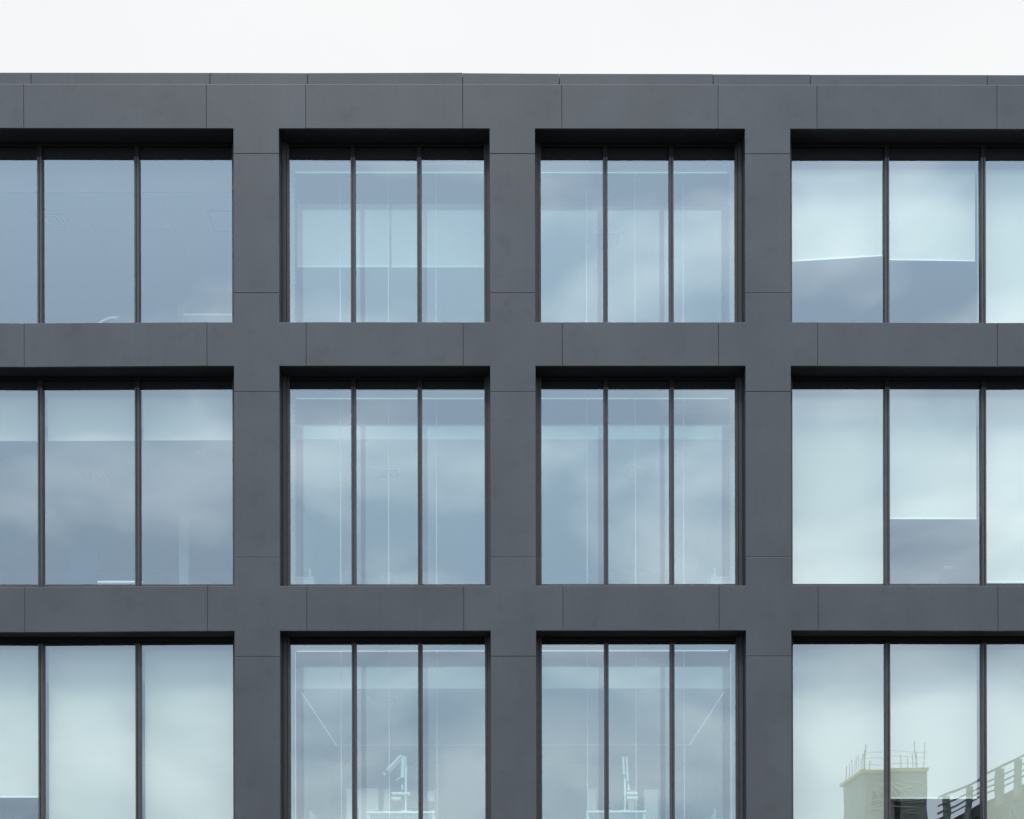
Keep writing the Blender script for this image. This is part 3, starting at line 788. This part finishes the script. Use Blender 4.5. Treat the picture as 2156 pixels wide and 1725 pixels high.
# ------------------------------------------------------------------ across the street (seen as reflections in the glass)
def mir(U, V, dist):            # where a thing must stand so that its reflection shows at U, V, at path length dist
    return Vector(((U-1078)/F*dist, 2*YG-(dist-D), 1.6+(2128-V)/F*dist))
TW = empty('concrete_tower')
n0, n1 = mir(1813, 1621, 80), mir(1952, 1621, 80); yf, ybk = n0.y, n0.y-4.7; ht = n0.z; x0, x1 = n0.x, n1.x
m_ = MB(); m_.box(x0, x1, ybk, yf, 0.01, ht-.001)
m_.build('core_wall', M['concrete'], TW)
m_ = MB(); m_.box(x0+.36, x0+1.05, yf+.001, yf+.03, ht-2.2, ht-1.08).box(x0+1.6, x0+1.95, yf+.001, yf+.03, ht-6, ht-1.1).build('opening', M['core'], TW)
m_ = MB(); o_ = .14; m_.box(x0-o_, x1+o_*.4, yf+.0005, yf+o_, ht-.12, ht+.06).box(x0-o_-.0, x0-.001, ybk-.4, yf, ht-.12, ht+.06).box(x1+.001, x1+o_*.4, ybk, yf, ht-.12, ht+.06)
m_.build('edge_board', M['yellow'], TW)
for k in range(9):
    t = (0, .1, .2, .32, .45, .58, .72, .86, 1.)[k]
    yy = yf-.12-t*(4.4); h_ = random.uniform(.85, 1.25)
    MB().bar((x0+.08, yy, ht+.001), (x0+.08+random.uniform(-.03, .03), yy, ht+h_), .018, 5).build('rebar', M['rust'], TW)
for k, (u, h_) in enumerate(((.12, 1.5), (.35, .6), (2.0, .8), (2.35, .75), (2.62, .95), (2.80, 1.6), (2.86, 1.0), (3.3, 1.5))):
    xx = x0+u*(x1-x0)/3.5
    MB().bar((xx, yf-.1, ht+.001), (xx+random.uniform(-.06, .06), yf-.1, ht+h_), .02, 5).build('rebar', M['rust'], TW)
m_ = MB()
for hh in (.35, .75, 1.05): m_.bar((x0+.1, yf-.06, ht+hh), (x1-.05, yf-.06, ht+hh-.05), .010, 5)
m_.build('guard_rail', M['steel'], TW)
m_ = MB()                                       # loose pale sheeting and ties hung on the face
for k in range(22):
    xa = x0+random.uniform(.2, 2.4); za = ht-random.uniform(.5, 2.6)
    m_.bar((xa, yf+.05, za), (xa+random.uniform(.5, 1.3), yf+.05, za-random.uniform(-.1, .45)), .02, 5)
for k in range(6):
    xa = x0+random.uniform(.4, 2.4); za = ht-random.uniform(.5, 1.4)
    m_.bar((xa, yf+.07, za), (xa+random.uniform(.3, .8), yf+.07, za-random.uniform(.5, 1.1)), .018, 5)
m_.build('hanging_ties', M['net'], TW)
rebase(TW, ((x0+x1)/2, (yf+ybk)/2, 0)); tag(TW, 'unfinished concrete tower with yellow edge boards and rebar, seen reflected in the bottom right window', 'tower')
# raised deck of the site with a slatted parapet running away from the facade
DK = empty('site_platform')
XD = 20.5; HR = 11.72; ya = 2*YG-(46-D); yb_ = 2*YG-(71.5-D); zdck = 10.55
MB().box(XD, XD+14, yb_, ya, zdck-.45, zdck).build('deck', M['timber'], DK)
MB().box(XD+.35, XD+13.5, yb_+.3, ya-.3, zdck-1.3, zdck-.4505).build('formwork', M['timber'], DK)
for dist in (49, 52.5, 56, 60, 62.4, 67.2, 70.6, 71.4):
    yy = 2*YG-(dist-D); wd = .26 if dist in (67.2, 62.4, 60, 56, 52.5) else .2
    MB().box(XD-.16, XD-.002, yy-wd*1.3, yy+wd*1.3, zdck-2.2 if dist > 65 else zdck-.4, HR-.09 if dist < 71 else HR-.9).build('post', M['concrete'], DK)
for hh, th in ((HR, .085), (HR-.40, .06), (HR-.66, .07), (HR-.90, .06)):
    MB().box(XD-.20, XD-.162, yb_, ya, hh-th, hh).build('rail', M['steel'], DK)
for k in range(7):
    yy = ya-1-k*3.6
    MB().bar((XD+.1, yy, 0.01), (XD+.1, yy, zdck-.46), .08, 8).build('prop', M['steel'], DK)
    if k < 6: MB().bar((XD+.05, yy, zdck-.5), (XD+.05, yy-3.4, zdck-3.2), .035, 6).bar((XD+.05, yy-3.4, zdck-.5), (XD+.05, yy, zdck-3.2), .035, 6).build('brace', M['steel'], DK)
MB().box(XD+2.2, XD+13, yb_+.5, ya-.5, .01, zdck-1.31).build('enclosure', M['core'], DK)
rebase(DK, (XD+7, (ya+yb_)/2, 0)); tag(DK, 'raised timber and concrete site platform with railed parapet, seen reflected in the bottom right window', 'platform')
